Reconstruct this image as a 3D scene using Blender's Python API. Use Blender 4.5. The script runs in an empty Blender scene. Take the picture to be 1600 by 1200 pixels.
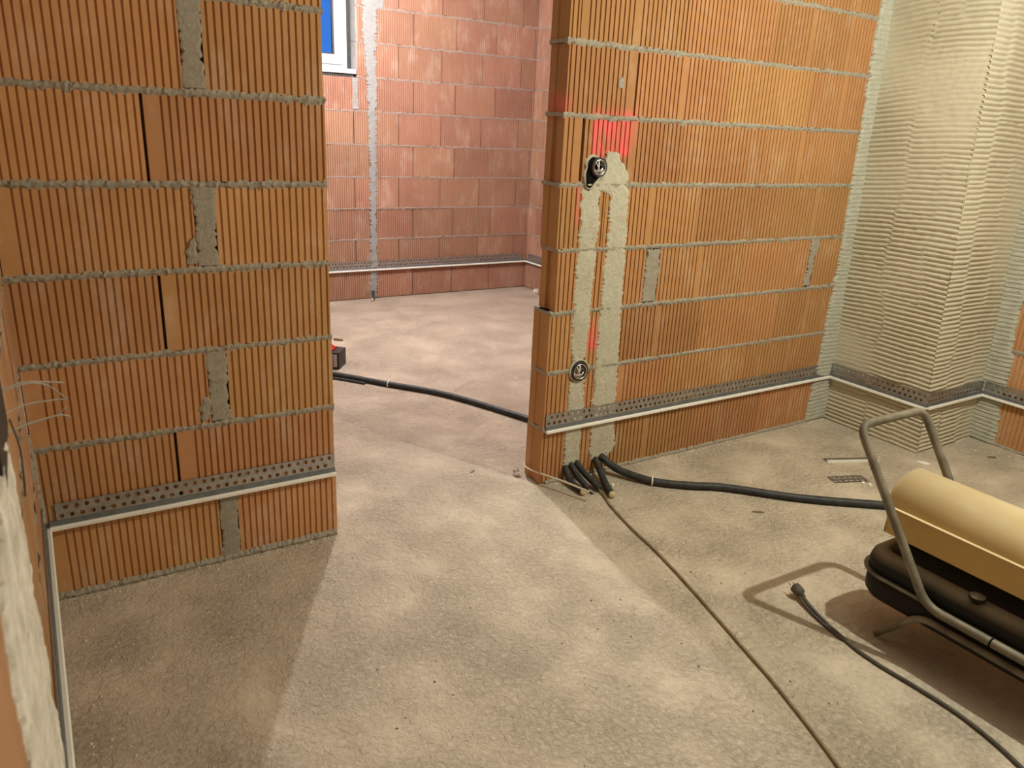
import bpy, math, random
import numpy as np
from mathutils import Matrix, Vector

random.seed(7)
rng = np.random.RandomState(11)
scn = bpy.context.scene
COL = scn.collection

# ------------------------------------------------------------------ camera
CAM = (-1.7213, -2.4311, 1.4560)
F_PX, YAW, PITCH, ROLL = 1196.57, 0.5683, 0.3263, 0.0491
cd = bpy.data.cameras.new('camera'); cam = bpy.data.objects.new('camera', cd); COL.objects.link(cam)
cd.sensor_width = 36.0; cd.sensor_fit = 'HORIZONTAL'; cd.lens = F_PX / 1600.0 * 36.0; cd.clip_start = 0.01
fwd = Vector((math.sin(YAW) * math.cos(PITCH), math.cos(YAW) * math.cos(PITCH), -math.sin(PITCH)))
rgt = Vector((math.cos(YAW), -math.sin(YAW), 0.0)); upv = rgt.cross(fwd)
r2 = rgt * math.cos(ROLL) + upv * math.sin(ROLL); u2 = -rgt * math.sin(ROLL) + upv * math.cos(ROLL)
m = Matrix((r2, u2, -fwd)).transposed().to_4x4(); m.translation = Vector(CAM); cam.matrix_world = m
cd.dof.use_dof = True; cd.dof.focus_distance = 3.6; cd.dof.aperture_fstop = 5.6
scn.camera = cam

# ------------------------------------------------------------------ sky, lamps, exposure
w = bpy.data.worlds.new('dusk_sky'); scn.world = w; w.use_nodes = True
bg = w.node_tree.nodes['Background']; bg.inputs[0].default_value = (0.02, 0.19, 0.72, 1); bg.inputs[1].default_value = 1.1

def lamp(name, loc, col, energy, radius):
    l = bpy.data.lights.new(name, 'POINT'); l.color = col; l.energy = energy; l.shadow_soft_size = radius
    o = bpy.data.objects.new(name, l); COL.objects.link(o); o.location = loc; return o
lamp('near_room_bulb', (0.80, -1.60, 2.20), (1.0, 0.99, 0.80), 124, 0.015)
lamp('far_room_bulb', (0.30, 2.19, 2.50), (1.0, 0.955, 0.93), 228, 0.03)
vs = scn.view_settings
vs.view_transform = 'Standard'; vs.look = 'None'; vs.gamma = 1.0; vs.use_curve_mapping = False; vs.exposure = 0.0

# ------------------------------------------------------------------ helpers: materials
class N:
    def __init__(s, name):
        s.m = bpy.data.materials.new(name); s.m.use_nodes = True; s.t = s.m.node_tree
        s.b = s.t.nodes['Principled BSDF']
        s.tc = s.t.nodes.new('ShaderNodeTexCoord'); s.geo = s.t.nodes.new('ShaderNodeNewGeometry')
        s.pos = s.geo.outputs['Position']
    def new(s, t, **k):
        n = s.t.nodes.new(t)
        for a, v in k.items(): setattr(n, a, v)
        return n
    def link(s, a, b): s.t.links.new(a, b)
    def val(s, inp, v):
        if hasattr(v, 'node'): s.link(v, inp)
        else: inp.default_value = v
    def math(s, op, a, b=None, clamp=False):
        n = s.new('ShaderNodeMath', operation=op, use_clamp=clamp); s.val(n.inputs[0], a)
        if b is not None: s.val(n.inputs[1], b)
        return n.outputs[0]
    def noise(s, scale, detail=4, rough=.55, vec=None, dist=0.0):
        n = s.new('ShaderNodeTexNoise'); n.inputs['Scale'].default_value = scale; n.inputs['Detail'].default_value = detail
        n.inputs['Roughness'].default_value = rough; n.inputs['Distortion'].default_value = dist
        s.link(vec or s.pos, n.inputs['Vector']); return n.outputs['Fac']
    def stretch(s, sx, sy, sz):
        n = s.new('ShaderNodeMapping'); n.inputs['Scale'].default_value = (sx, sy, sz); s.link(s.pos, n.inputs['Vector']); return n.outputs[0]
    def ramp(s, f, stops):
        n = s.new('ShaderNodeValToRGB'); e = n.color_ramp.elements
        while len(e) < len(stops): e.new(0.5)
        for i, (p, c) in enumerate(stops): e[i].position = p; e[i].color = (c[0], c[1], c[2], 1)
        s.link(f, n.inputs[0]); return n.outputs[0]
    def mix(s, f, a, b, mode='MIX'):
        n = s.new('ShaderNodeMix', data_type='RGBA', blend_type=mode); s.val(n.inputs[0], f)
        for i, v in ((6, a), (7, b)):
            if hasattr(v, 'node'): s.link(v, n.inputs[i])
            else: n.inputs[i].default_value = (v[0], v[1], v[2], 1)
        return n.outputs[2]
    def bump(s, h, strength, dist, prev=None):
        n = s.new('ShaderNodeBump'); n.inputs['Strength'].default_value = strength; n.inputs['Distance'].default_value = dist
        s.link(h, n.inputs['Height'])
        if prev: s.link(prev, n.inputs['Normal'])
        s.link(n.outputs[0], s.b.inputs['Normal']); return n.outputs[0]
    def done(s, col, rough=.8, metal=0.0, spec=.3):
        s.val(s.b.inputs['Base Color'], col if hasattr(col, 'node') else (col[0], col[1], col[2], 1))
        s.val(s.b.inputs['Roughness'], rough); s.b.inputs['Metallic'].default_value = metal
        s.b.inputs['Specular IOR Level'].default_value = spec
        return s.m

def simple(name, c1, c2, scale=20, rough=.7, metal=0, bumps=.2, bdist=.002, spec=.3, bscale=None):
    n = N(name); f = n.noise(scale, 5)
    c = n.ramp(f, [(.3, c1), (.7, c2)])
    if bumps: n.bump(n.noise(bscale or scale * 4, 4), bumps, bdist)
    return n.done(c, rough, metal, spec)

def brick_mat(name, base, dark, dust, red=None, dustamt=.35):
    n = N(name)
    oi = n.new('ShaderNodeObjectInfo')
    f = n.noise(3.5, 5, .6, n.stretch(1, 1, 1))
    c = n.ramp(f, [(.28, dark), (.72, base)])
    st = n.noise(30, 4, .6, n.stretch(1, 1, .12))
    c = n.mix(n.math('MULTIPLY', st, .45), c, tuple(x * .72 for x in base))
    d = n.noise(8, 7, .70, n.stretch(1, 1, .5))
    dm = n.new('ShaderNodeMapRange'); dm.inputs[1].default_value = .52; dm.inputs[2].default_value = .74; dm.inputs[4].default_value = dustamt
    n.link(d, dm.inputs[0]); c = n.mix(dm.outputs[0], c, dust)
    rv = n.new('ShaderNodeMapRange'); rv.inputs[3].default_value = .87; rv.inputs[4].default_value = 1.09; n.link(oi.outputs['Random'], rv.inputs[0])
    hsv = n.new('ShaderNodeHueSaturation'); n.link(c, hsv.inputs['Color']); n.link(rv.outputs[0], hsv.inputs['Value'])
    hv = n.new('ShaderNodeMapRange'); hv.inputs[3].default_value = .494; hv.inputs[4].default_value = .506
    n.link(n.math('FRACT', n.math('MULTIPLY', oi.outputs['Random'], 7.31)), hv.inputs[0]); n.link(hv.outputs[0], hsv.inputs['Hue'])
    c = hsv.outputs[0]
    if red:
        sp = n.new('ShaderNodeSeparateXYZ'); n.link(n.pos, sp.inputs[0])
        ns = n.noise(18, 3, .6, n.stretch(1.6, 1.6, .5)); tot = None
        for (x0, x1, z0, z1, amt) in red:
            def edge(v, a, sgn, soft=.02):
                q = n.math('MULTIPLY', n.math('SUBTRACT', v, a), sgn / soft); return n.math('ADD', q, .5, True)
            mk = n.math('MULTIPLY', n.math('MULTIPLY', edge(sp.outputs[0], x0, 1), edge(sp.outputs[0], x1, -1)),
                        n.math('MULTIPLY', edge(sp.outputs[2], z0, 1, .03), edge(sp.outputs[2], z1, -1, .05)))
            mk = n.math('MULTIPLY', mk, amt)
            tot = mk if tot is None else n.math('MAXIMUM', tot, mk)
        k = n.math('MULTIPLY', tot, n.math('MULTIPLY', n.math('SUBTRACT', ns, .31), 3.6, True))
        c = n.mix(n.math('MULTIPLY', k, .85), c, (.90, .13, .15))
    n.bump(n.noise(160, 4, .6), .35, .0015)
    return n.done(c, .85, 0, .2)

def mortar_mat(name, c1, c2, scale=60):
    n = N(name); f = n.noise(scale, 6, .7); g = n.noise(7, 4)
    c = n.mix(n.math('MULTIPLY', g, .5), n.ramp(f, [(.3, c1), (.7, c2)]), c2)
    b = n.bump(n.noise(140, 5, .7), .6, .004)
    return n.done(c, .92, 0, .15)

M = {}
M['brick'] = brick_mat('hollow_block_orange_lifted', (.63, .340, .158), (.50, .245, .100), (.66, .49, .36), dustamt=.62)  # lighter than the right partition's blocks, lifting the dim left wall by colour
M['brick_red'] = brick_mat('hollow_block_orange_sprayed', (.51, .265, .114), (.42, .205, .080), (.62, .45, .29), dustamt=.5,
    red=[(.135, .33, 1.36, 1.52, 1.0), (.30, .36, 1.40, 1.54, .35), (.195, .262, .575, .70, .9), (.08, .12, 1.10, 1.25, .4), (-.05, .03, 1.49, 1.57, .5)])
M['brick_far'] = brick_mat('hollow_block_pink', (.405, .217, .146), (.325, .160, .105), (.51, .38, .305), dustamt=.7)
M['core'] = simple('shaded_wall_core', (.05, .03, .018), (.09, .055, .03), 12, .95)  # dark colour puts the shade of open joints into the core
M['mortar'] = mortar_mat('grey_mortar', (.25, .22, .175), (.40, .365, .30))
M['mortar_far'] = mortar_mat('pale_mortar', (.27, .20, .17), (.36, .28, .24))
M['plaster'] = mortar_mat('chase_plaster', (.40, .37, .28), (.56, .53, .43), 40)
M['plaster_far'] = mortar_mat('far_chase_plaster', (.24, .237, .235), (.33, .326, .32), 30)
M['render'] = mortar_mat('combed_plaster', (.54, .50, .385), (.61, .57, .45), 25)
M['render_edge'] = mortar_mat('plaster_edge', (.38, .37, .31), (.50, .49, .42), 25)
M['concrete'] = simple('raw_concrete', (.40, .38, .35), (.47, .45, .42), 6, .9, bumps=.3, bdist=.004)
M['brick_plain'] = brick_mat('plain_block', (.46, .25, .125), (.36, .18, .09), (.60, .46, .34), dustamt=.85)
M['skim'] = simple('pale_bounce_plaster', (.40, .37, .32), (.48, .45, .40), 6, .9, bumps=.3, bdist=.004)  # pale finish added to unseen walls, bounces light into the shadows
M['void'] = simple('cavity_shade_black', (.006, .005, .004), (.012, .010, .008), 20, 1.0, 0, 0, .001, 0)
M['galv'] = simple('galvanised_steel', (.34, .34, .34), (.50, .50, .49), 40, .40, .85, .1, .0005, .5)
M['web'] = simple('grey_blue_web', (.13, .14, .15), (.19, .20, .21), 30, .5, .5, .1, .0005)
M['lip'] = simple('white_plastic_lip', (.80, .78, .72), (.88, .86, .80), 20, .45, 0, .05, .0005, .5)
M['black'] = simple('black_plastic', (.012, .012, .013), (.03, .03, .03), 50, .5, 0, .1, .0005, .5)
M['conduit'] = simple('dusty_black_conduit', (.022, .024, .026), (.06, .06, .058), 30, .55, 0, .1, .0005, .4)
M['foam'] = simple('yellowish_foam', (.55, .47, .25), (.68, .60, .36), 60, .9, 0, .8, .004)
M['brown_cable'] = simple('dusty_brown_cable', (.20, .15, .085), (.30, .235, .14), 30, .7)
M['white_cable'] = simple('dusty_white_cable', (.60, .52, .42), (.72, .64, .54), 30, .6)
M['cord'] = simple('dusty_dark_cord', (.05, .046, .04), (.12, .108, .09), 20, .7)
M['tube'] = simple('dusty_frame_tube', (.10, .088, .066), (.27, .24, .18), 14, .6, .2, .2, .001)
M['tank'] = simple('black_fuel_tank', (.006, .006, .005), (.016, .014, .011), 9, .6, 0, .15, .001, .25)
M['tank_dusty'] = simple('dusty_tank_edge', (.13, .11, .075), (.19, .165, .12), 9, .8, 0, .2, .001, .3)
M['chrome'] = simple('shiny_metal', (.6, .6, .6), (.75, .75, .74), 30, .25, 1, .05, .0005, .5)
M['pvc'] = simple('white_window_pvc', (.60, .60, .62), (.64, .64, .66), 10, .35, 0, 0, .001, .5)
M['grey'] = simple('grey_reveal_board', (.42, .41, .41), (.52, .51, .50), 20, .8)
M['crumb'] = simple('pale_crumb', (.55, .47, .36), (.72, .66, .55), 60, .9)
M['redp'] = simple('red_plastic', (.55, .03, .03), (.62, .05, .05), 20, .4, 0, 0, .001, .5)
M['face_grey'] = simple('grey_grille_face', (.46, .40, .41), (.54, .48, .49), 40, .6)
M['steelwire'] = simple('dull_wire', (.30, .26, .22), (.45, .40, .35), 40, .5, .3)
M['dusty_white'] = simple('smeared_white_plaster', (.52, .48, .41), (.80, .77, .70), 14, .9, 0, .8, .008, .2, 40)

def yellow_mat():
    n = N('dusty_yellow_paint')
    sp = n.new('ShaderNodeSeparateXYZ'); n.link(n.geo.outputs['Normal'], sp.inputs[0])
    up = n.math('MULTIPLY', n.math('ADD', sp.outputs[2], .35), 1.0, True)      # settled dust lies on upward faces
    f = n.noise(9, 6, .6); k = n.math('MULTIPLY', up, n.math('ADD', n.math('MULTIPLY', f, .8), .45), True)
    c = n.mix(k, n.ramp(n.noise(5, 4), [(.3, (.50, .30, .022)), (.7, (.62, .39, .035))]), (.68, .58, .38))
    g = n.noise(7, 7, .7, n.stretch(1, .35, 1)); gm = n.math('MULTIPLY', n.math('SUBTRACT', g, .42), 2.6, True)
    c = n.mix(n.math('MULTIPLY', gm, .55), c, (.36, .27, .15))
    n.bump(n.noise(60, 4), .15, .001)
    return n.done(c, .6, 0, .35)
M['yellow'] = yellow_mat()
def dusty_black():
    n = N('black_tank_with_settled_dust')
    sp = n.new('ShaderNodeSeparateXYZ'); n.link(n.geo.outputs['Normal'], sp.inputs[0])
    k = n.math('MULTIPLY', n.math('SUBTRACT', sp.outputs[2], .28), 1.7, True)   # dust settles on the upward faces
    c = n.mix(n.math('MULTIPLY', k, n.math('ADD', n.noise(9, 5), .35), True), (.008, .007, .006), (.22, .19, .135))
    n.bump(n.noise(60, 4), .15, .001)
    return n.done(c, .65, 0, .3)
M['tank_top'] = dusty_black()

def floor_mat():
    n = N('dusty_rough_screed')
    f = n.noise(2.2, 7, .6); c = n.ramp(f, [(.28, (.61, .53, .425)), (.72, (.68, .60, .49))])
    d = n.noise(34, 6, .7); c = n.mix(n.math('MULTIPLY', n.math('MULTIPLY', n.math('SUBTRACT', d, .35), 3.0, True), .38), c, (.46, .39, .30))
    g = n.noise(5, 5, .7, dist=.8)
    mr = n.new('ShaderNodeMapRange'); mr.inputs[1].default_value = .56; mr.inputs[2].default_value = .72; mr.inputs[4].default_value = .35; n.link(g, mr.inputs[0])
    c = n.mix(mr.outputs[0], c, (.68, .61, .50))
    sy = n.new('ShaderNodeSeparateXYZ'); n.link(n.pos, sy.inputs[0])          # colour dims the far floor against its bulb's light, tinted like brick dust
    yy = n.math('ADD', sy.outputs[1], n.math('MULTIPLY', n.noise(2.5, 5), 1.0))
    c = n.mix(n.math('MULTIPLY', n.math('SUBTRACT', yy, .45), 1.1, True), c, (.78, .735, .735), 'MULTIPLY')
    v = n.new('ShaderNodeTexVoronoi'); v.inputs['Scale'].default_value = 45; v.feature = 'F1'
    ds = n.new('ShaderNodeVectorMath', operation='ADD')
    nt = n.new('ShaderNodeTexNoise'); nt.inputs['Scale'].default_value = 14; nt.inputs['Detail'].default_value = 4; n.link(n.pos, nt.inputs['Vector'])
    sc = n.new('ShaderNodeVectorMath', operation='SCALE'); sc.inputs['Scale'].default_value = .16; n.link(nt.outputs['Color'], sc.inputs[0])
    n.link(n.pos, ds.inputs[0]); n.link(sc.outputs[0], ds.inputs[1]); n.link(ds.outputs[0], v.inputs['Vector'])
    # rough flakes fade in away from the walls, floor is swept smoother near the partition base
    mk = n.math('MULTIPLY', n.math('SUBTRACT', n.noise(3.5, 3), .22), 2.2, True); b1 = n.bump(n.noise(14, 3, .6, dist=.6), .35, .012)
    b2 = n.bump(n.math('MULTIPLY', n.noise(58, 7, .66, dist=.7), mk), 1.0, .024, b1)
    b3 = n.bump(n.math('MULTIPLY', v.outputs['Distance'], mk), .30, .012, b2)
    return n.done(c, .95, 0, .12)
M['floor'] = floor_mat()

# ------------------------------------------------------------------ helpers: geometry
def mesh(name, v, f, mat, parent=None, smooth=False):
    me = bpy.data.meshes.new(name); me.from_pydata([tuple(map(float, p)) for p in v], [], f); me.update()
    if mat: me.materials.append(M[mat] if isinstance(mat, str) else mat)
    if smooth: me.polygons.foreach_set('use_smooth', [True] * len(me.polygons))
    o = bpy.data.objects.new(name, me); COL.objects.link(o)
    if parent: o.parent = parent
    return o
def inst(name, me, parent, loc, rz=0):
    o = bpy.data.objects.new(name, me); COL.objects.link(o); o.parent = parent; o.location = loc; o.rotation_euler = (0, 0, rz); return o
def empty(name, loc=(0, 0, 0)):
    o = bpy.data.objects.new(name, None); COL.objects.link(o); o.location = loc; return o
def thing(name, label, cat, group=None):
    o = empty(name); o['label'] = label; o['category'] = cat
    if group: o['group'] = group
    return o
def tag(o, label, cat, group=None):
    o['label'] = label; o['category'] = cat
    if group: o['group'] = group
    return o
def struct(o, label=None):
    o['kind'] = 'structure'
    if label: o['label'] = label
    return o
class B:
    def __init__(s): s.v = []; s.f = []
    def add(s, v, f):
        k = len(s.v); s.v += [tuple(p) for p in v]; s.f += [tuple(i + k for i in q) for q in f]; return s
    def box(s, a, b):
        x0, y0, z0 = a; x1, y1, z1 = b
        return s.add([(x0, y0, z0), (x1, y0, z0), (x1, y1, z0), (x0, y1, z0), (x0, y0, z1), (x1, y0, z1), (x1, y1, z1), (x0, y1, z1)],
                     [(0, 3, 2, 1), (4, 5, 6, 7), (0, 1, 5, 4), (1, 2, 6, 5), (2, 3, 7, 6), (3, 0, 4, 7)])
    def extr_z(s, prof, z0, z1):      # closed profile in xy, counter-clockwise
        n = len(prof); v = [(x, y, z0) for x, y in prof] + [(x, y, z1) for x, y in prof]
        f = [(i, (i + 1) % n, n + (i + 1) % n, n + i) for i in range(n)] + [tuple(range(n - 1, -1, -1)), tuple(range(n, 2 * n))]
        return s.add(v, f)
    def extr_x(s, prof, x0, x1):      # closed profile in (y,z)
        n = len(prof); v = [(x0, y, z) for y, z in prof] + [(x1, y, z) for y, z in prof]
        f = [(i, (i + 1) % n, n + (i + 1) % n, n + i) for i in range(n)] + [tuple(range(n - 1, -1, -1)), tuple(range(n, 2 * n))]
        return s.add(v, f)
    def grid(s, P):                   # P[i][j] points
        a, b = len(P), len(P[0])
        return s.add([p for r in P for p in r], [(i * b + j, i * b + j + 1, (i + 1) * b + j + 1, (i + 1) * b + j) for i in range(a - 1) for j in range(b - 1)])
    def lathe(s, prof, c, axis, n=24):   # prof (r, t) along axis
        ax = Vector(axis).normalized(); e = ax.orthogonal().normalized(); g = ax.cross(e); c = Vector(c)
        P = [[tuple(c + ax * t + (e * math.cos(2 * math.pi * j / n) + g * math.sin(2 * math.pi * j / n)) * r) for j in range(n + 1)] for r, t in prof]
        return s.grid(P)
    def build(s, name, mat, parent=None, smooth=False): return mesh(name, s.v, s.f, mat, parent, smooth)

def spline(pts, step):
    P = [Vector(p) for p in pts]; P = [P[0] * 2 - P[1]] + P + [P[-1] * 2 - P[-2]]; out = []
    for i in range(1, len(P) - 2):
        a, b, c, d = P[i - 1:i + 3]; n = max(2, int((c - b).length / step))
        for k in range(n):
            t = k / n
            out.append(.5 * ((2 * b) + (c - a) * t + (2 * a - 5 * b + 4 * c - d) * t * t + (3 * b - a - 3 * c + d) * t ** 3))
    out.append(P[-2]); return out
def fillet(pts, r, n=6):
    P = [Vector(p) for p in pts]; out = [P[0]]
    for i in range(1, len(P) - 1):
        a, b, c = P[i - 1:i + 2]; d0 = (a - b).normalized(); d1 = (c - b).normalized()
        rr = min(r, (a - b).length * .48, (c - b).length * .48); p0 = b + d0 * rr; p1 = b + d1 * rr
        for k in range(n + 1):
            t = k / n; out.append(p0 * (1 - t) ** 2 + b * 2 * t * (1 - t) + p1 * t * t)
    out.append(P[-1]); return out
def sweep(path, rad, seg=10, bb=None):
    bb = bb or B(); n = len(path); t0 = (path[1] - path[0]).normalized(); e = t0.orthogonal().normalized(); rings = []
    for i, p in enumerate(path):
        t = (path[min(i + 1, n - 1)] - path[max(i - 1, 0)]).normalized()
        e = (e - t * e.dot(t)).normalized(); g = t.cross(e); r = rad(i) if callable(rad) else rad
        rings.append([tuple(p + (e * math.cos(2 * math.pi * j / seg) + g * math.sin(2 * math.pi * j / seg)) * r) for j in range(seg)])
    v = [q for r in rings for q in r]
    f = [(i * seg + j, i * seg + (j + 1) % seg, (i + 1) * seg + (j + 1) % seg, (i + 1) * seg + j) for i in range(n - 1) for j in range(seg)]
    f += [tuple(range(seg - 1, -1, -1)), tuple((n - 1) * seg + j for j in range(seg))]
    bb.add(v, f); return bb
def corrugated(pts, r=.0125, pitch=.0042):
    p = spline(pts, pitch / 2)
    return sweep(p, lambda i: r if i % 2 else r * .87, 12)

def snoise(seed, n=9, lo=1., hi=6.):
    g = np.random.RandomState(seed); k = g.uniform(lo, hi, (n, 1)); a = g.uniform(0, 2 * np.pi, (n, 1)); ph = g.uniform(0, 2 * np.pi, (n, 1))
    def fn(x, y):
        x = np.asarray(x, float); y = np.asarray(y, float); sh = np.broadcast(x, y).shape
        X = np.broadcast_to(x, sh).ravel(); Y = np.broadcast_to(y, sh).ravel()
        return (np.sin(k * (np.cos(a) * X + np.sin(a) * Y) + ph).sum(0) / np.sqrt(n)).reshape(sh)
    return fn

# ------------------------------------------------------------------ ribbed hollow blocks
CH = .25; BH = .237
_blk = {}
def block_mesh(L, T, mat, period=.0207, groove=.0065, depth=.0055, fl=.012, fr=.012, mid=False, tongue=0, h=BH, back=True, wob=0):
    key = (round(L, 3), T, mat, period, fl, fr, mid, tongue, h)
    if key in _blk: return _blk[key]
    def ribs():
        pts = [(0, 0)]; n = max(0, int((L - fl - fr) / period)); a = fl + (L - fl - fr - n * period) / 2
        mids = n // 2
        for i in range(n + 1):
            if mid and i == mids: continue
            x = a + i * period
            if x < .004 or x > L - .004: continue
            g = groove / 2
            pts += [(x - g, 0), (x - g * .7, depth), (x + g * .7, depth), (x + g, 0)]
        pts.append((L, 0)); return pts
    fr_ = ribs()
    end_r = [(L, T * .30), (L - tongue, T * .34), (L - tongue, T * .62), (L, T * .66)] if tongue else []
    bk = [(x, T - y) for x, y in reversed(fr_)] if back else [(L, T), (0, T)]
    end_l = [(0, T * .66), (tongue, T * .62), (tongue, T * .34), (0, T * .30)] if tongue else []
    b = B().extr_z(fr_ + end_r + bk + end_l, 0, h)
    me = bpy.data.meshes.new('brick'); me.from_pydata(b.v, [], b.f); me.update(); me.materials.append(M[mat]); _blk[key] = me
    return me

def wall_xf(Y, rz, x, off=0.0):
    """local x along the wall, local -y out of its face -> world (rz: 0 faces -Y, -90 faces -X, +90 faces +X)"""
    return None
class Wall:
    def __init__(s, name, label, origin, rz, T, brick, mortar):
        s.o = struct(empty(name), label) if False else None
        s.name, s.label, s.org, s.rz, s.T, s.brick, s.mortar = name, label, Vector(origin), rz, T, brick, mortar
        s.core = B()
    def P(s, x, y, z):
        c, q = math.cos(s.rz), math.sin(s.rz); return (s.org.x + c * x - q * y, s.org.y + q * x + c * y, s.org.z + z)
    def corebox(s, x0, x1, z0, z1):
        k = B().box((x0, .016, z0), (x1, s.T - .016, z1)); s.core.add([s.P(*v) for v in k.v], k.f)
    def finish_core(s, mat='core'):
        s.o = struct(s.core.build(s.name, mat), s.label)
    def blk(s, x0, x1, k, dy=0., dx=0., h=BH, z=None, **kw):
        me = block_mesh(x1 - x0, s.T, kw.pop('mat', s.brick), h=h, **kw)
        o = inst('brick', me, s.o, s.P(x0 + dx, dy + random.uniform(-.0012, .0012), (k * CH + (CH - BH) / 2) if z is None else z), s.rz)
        o.rotation_euler.z += random.uniform(-.0015, .0015); return o
    def bed(s, x0, x1, z, half=.010, out=.003, step=.009, mat=None, y1=None):
        n = int((x1 - x0) / step) + 2; xs = np.linspace(x0, x1, n); T = s.T
        b = B(); rows = []
        for i, x in enumerate(xs):
            def j(a): return random.gauss(0, a)
            o = out + abs(j(.0025)); up = half + j(.0028); dn = half + abs(j(.0045))
            rows.append([s.P(x, .02, z - half * .8), s.P(x, .001 + j(.001), z - dn), s.P(x + j(.001), -o * .8, z - half * .45 + j(.002)), s.P(x + j(.001), -o, z + half * .3 + j(.002)), s.P(x, .001 + j(.001), z + up), s.P(x, .02, z + half * .8)])
        b.grid(rows)
        rows2 = [[s.P(x, T - .02, z + half * .8), s.P(x, T + .001, z + half), s.P(x, T + out * .7, z + random.gauss(0, .002)), s.P(x, T + .001, z - half), s.P(x, T - .02, z - half * .8)] for x in xs]
        b.grid(rows2)
        for rr, q in ((rows, rows2),):
            for e in (0, -1):
                b.add([*rr[e], *q[e]], [tuple(range(len(rr[e]) + len(q[e])))])
        return b.build('mortar_joint', mat or s.mortar, s.o)
    def patch(s, name, edges, mat, out=.004, nx=12, step=.008, jit=.004, seed=1, bumpa=.0025, comb=None, back=.012):
        """plaster smear on the wall face; edges = [(z, xl, xr), ...] bottom to top"""
        zs = np.array([e[0] for e in edges]); xl = np.array([e[1] for e in edges]); xr = np.array([e[2] for e in edges])
        n = max(3, int((zs[-1] - zs[0]) / step)); Z = np.linspace(zs[0], zs[-1], n); g = np.random.RandomState(seed)
        L = np.interp(Z, zs, xl) + g.normal(0, jit, n) + .6 * jit * np.sin(Z * 55 + seed); R = np.interp(Z, zs, xr) + g.normal(0, jit, n) + .6 * jit * np.sin(Z * 47 + seed * 2)
        rows = []; nf = snoise(seed, 8, 20, 70)
        for i in range(n):
            r = []
            for j in range(nx + 1):
                t = j / nx; x = L[i] + (R[i] - L[i]) * t; e = min(t, 1 - t) * nx
                y = back if e < .5 else -out * (1 if e > 1.5 else .55) - bumpa * float(nf(x, Z[i])) * .6 + g.normal(0, bumpa * .25)
                if comb and e >= 1: y += comb * math.sin(Z[i] / .0215 * 2 * math.pi + 2 * math.sin(x * 9 + Z[i] * 4))
                zz = Z[i] + (g.normal(0, jit) if i in (0, n - 1) else 0)
                if i in (0, n - 1): y = back
                r.append(s.P(x, y, zz))
            rows.append(r)
        return B().grid(rows).build(name, mat, s.o, smooth=False)

T = .115
# ------------------------------------------------------------------ floor and ceiling
fl = struct(B().box((-2.2, -4.4, -.12), (2.9, 4.2, 0)).build('floor', 'floor'), 'rough dusty screed floor running through both rooms')
struct(B().box((-2.2, -4.4, 2.75), (2.9, 4.2, 2.9)).build('ceiling', 'concrete'), 'raw concrete ceiling slab')

# ------------------------------------------------------------------ partition, left of the doorway
wl = Wall('wall_partition_left', 'partition of ribbed orange hollow blocks left of the doorway', (0, 0, 0), 0, T, 'brick', 'mortar')
wl.corebox(-1.80, -.935, 0, 2.75); wl.finish_core()
offL = [.002, -.002, .001, -.001, .0, .002, -.002, 0, 0, 0, 0]
for k in range(11):
    d = offL[k]
    if k % 2 == 0:
        wl.blk(-1.797, -1.305, k, fl=.045, fr=.004)
        wl.blk(-1.243, -.902 + d, k, fl=.008, fr=.008, tongue=.006)
        wl.patch('mortar_joint', [(k * CH + .004, -1.313, -1.236), (k * CH + .12, -1.305, -1.243), (k * CH + CH - .002, -1.312, -1.234)], 'mortar', out=.003, seed=40 + k, jit=.004, bumpa=.0009)
        if k in (2, 4): wl.patch('mortar_smear', [(k * CH + .01, -1.335, -1.30), (k * CH + .06, -1.345, -1.30), (k * CH + .10, -1.318, -1.30)], 'mortar', out=.004, nx=6, seed=70 + k)
    else:
        wl.blk(-1.803, -1.420, k, fl=.010, fr=.006)
        wl.blk(-1.411, -.902 + d, k, fl=.044, fr=.008, tongue=.006)
for k in range(1, 11): wl.bed(-1.80, -.899, k * CH, half=.0092)
wl.bed(-1.80, -.905, .006, half=.014, out=.012)

# ------------------------------------------------------------------ partition, right of the doorway
wr = Wall('wall_partition_right', 'partition of ribbed orange hollow blocks right of the doorway', (0, 0, 0), 0, T, 'brick_red', 'mortar')
wr.corebox(.03, 1.95, 0, 2.75); wr.finish_core()
offR = [-.006, -.004, -.005, .016, .004, .004, .004, .0, 0, 0, 0]
layR = {0: [(0, .33), (.333, .833), (.836, 1.336), (1.339, 1.82)], 1: [(0, .15), (.153, .653), (.656, 1.156), (1.159, 1.82)],
        2: [(0, .33), (.333, .833), (.836, 1.336), (1.339, 1.82)], 3: [(0, .466), (.548, 1.048), (1.051, 1.524), (1.578, 1.82)],
        4: [(0, .225), (.228, .728), (.731, 1.231), (1.234, 1.82)], 5: [(0, .086), (.101, .601), (.604, 1.104), (1.107, 1.607), (1.61, 1.82)],
        6: [(0, .326), (.335, .835), (.838, 1.338), (1.341, 1.82)], 7: [(0, .045), (.050, .550), (.555, 1.055), (1.058, 1.558), (1.561, 1.82)],
        8: [(0, .33), (.333, .833), (.836, 1.336), (1.339, 1.82)], 9: [(0, .1), (.103, .603), (.606, 1.106), (1.109, 1.82)], 10: [(0, .33), (.333, .833), (.836, 1.336), (1.339, 1.82)]}
for k, lay in layR.items():
    for i, (a, b) in enumerate(lay):
        d = offR[k] if i == 0 else 0
        kw = dict(fl=.010, fr=.010, mid=(b - a) > .4 and i % 2 == 1, tongue=(.012 if k in (3, 5) else .005) if i == 0 else 0, period=.0222)
        if k == 6 and i == 0: kw['fr'] = .045
        if k == 5 and i == 0: kw['fr'] = .03
        if k == 7 and i == 1: kw['fl'] = .03
        wr.blk(a + d, b, k, **kw)
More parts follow.
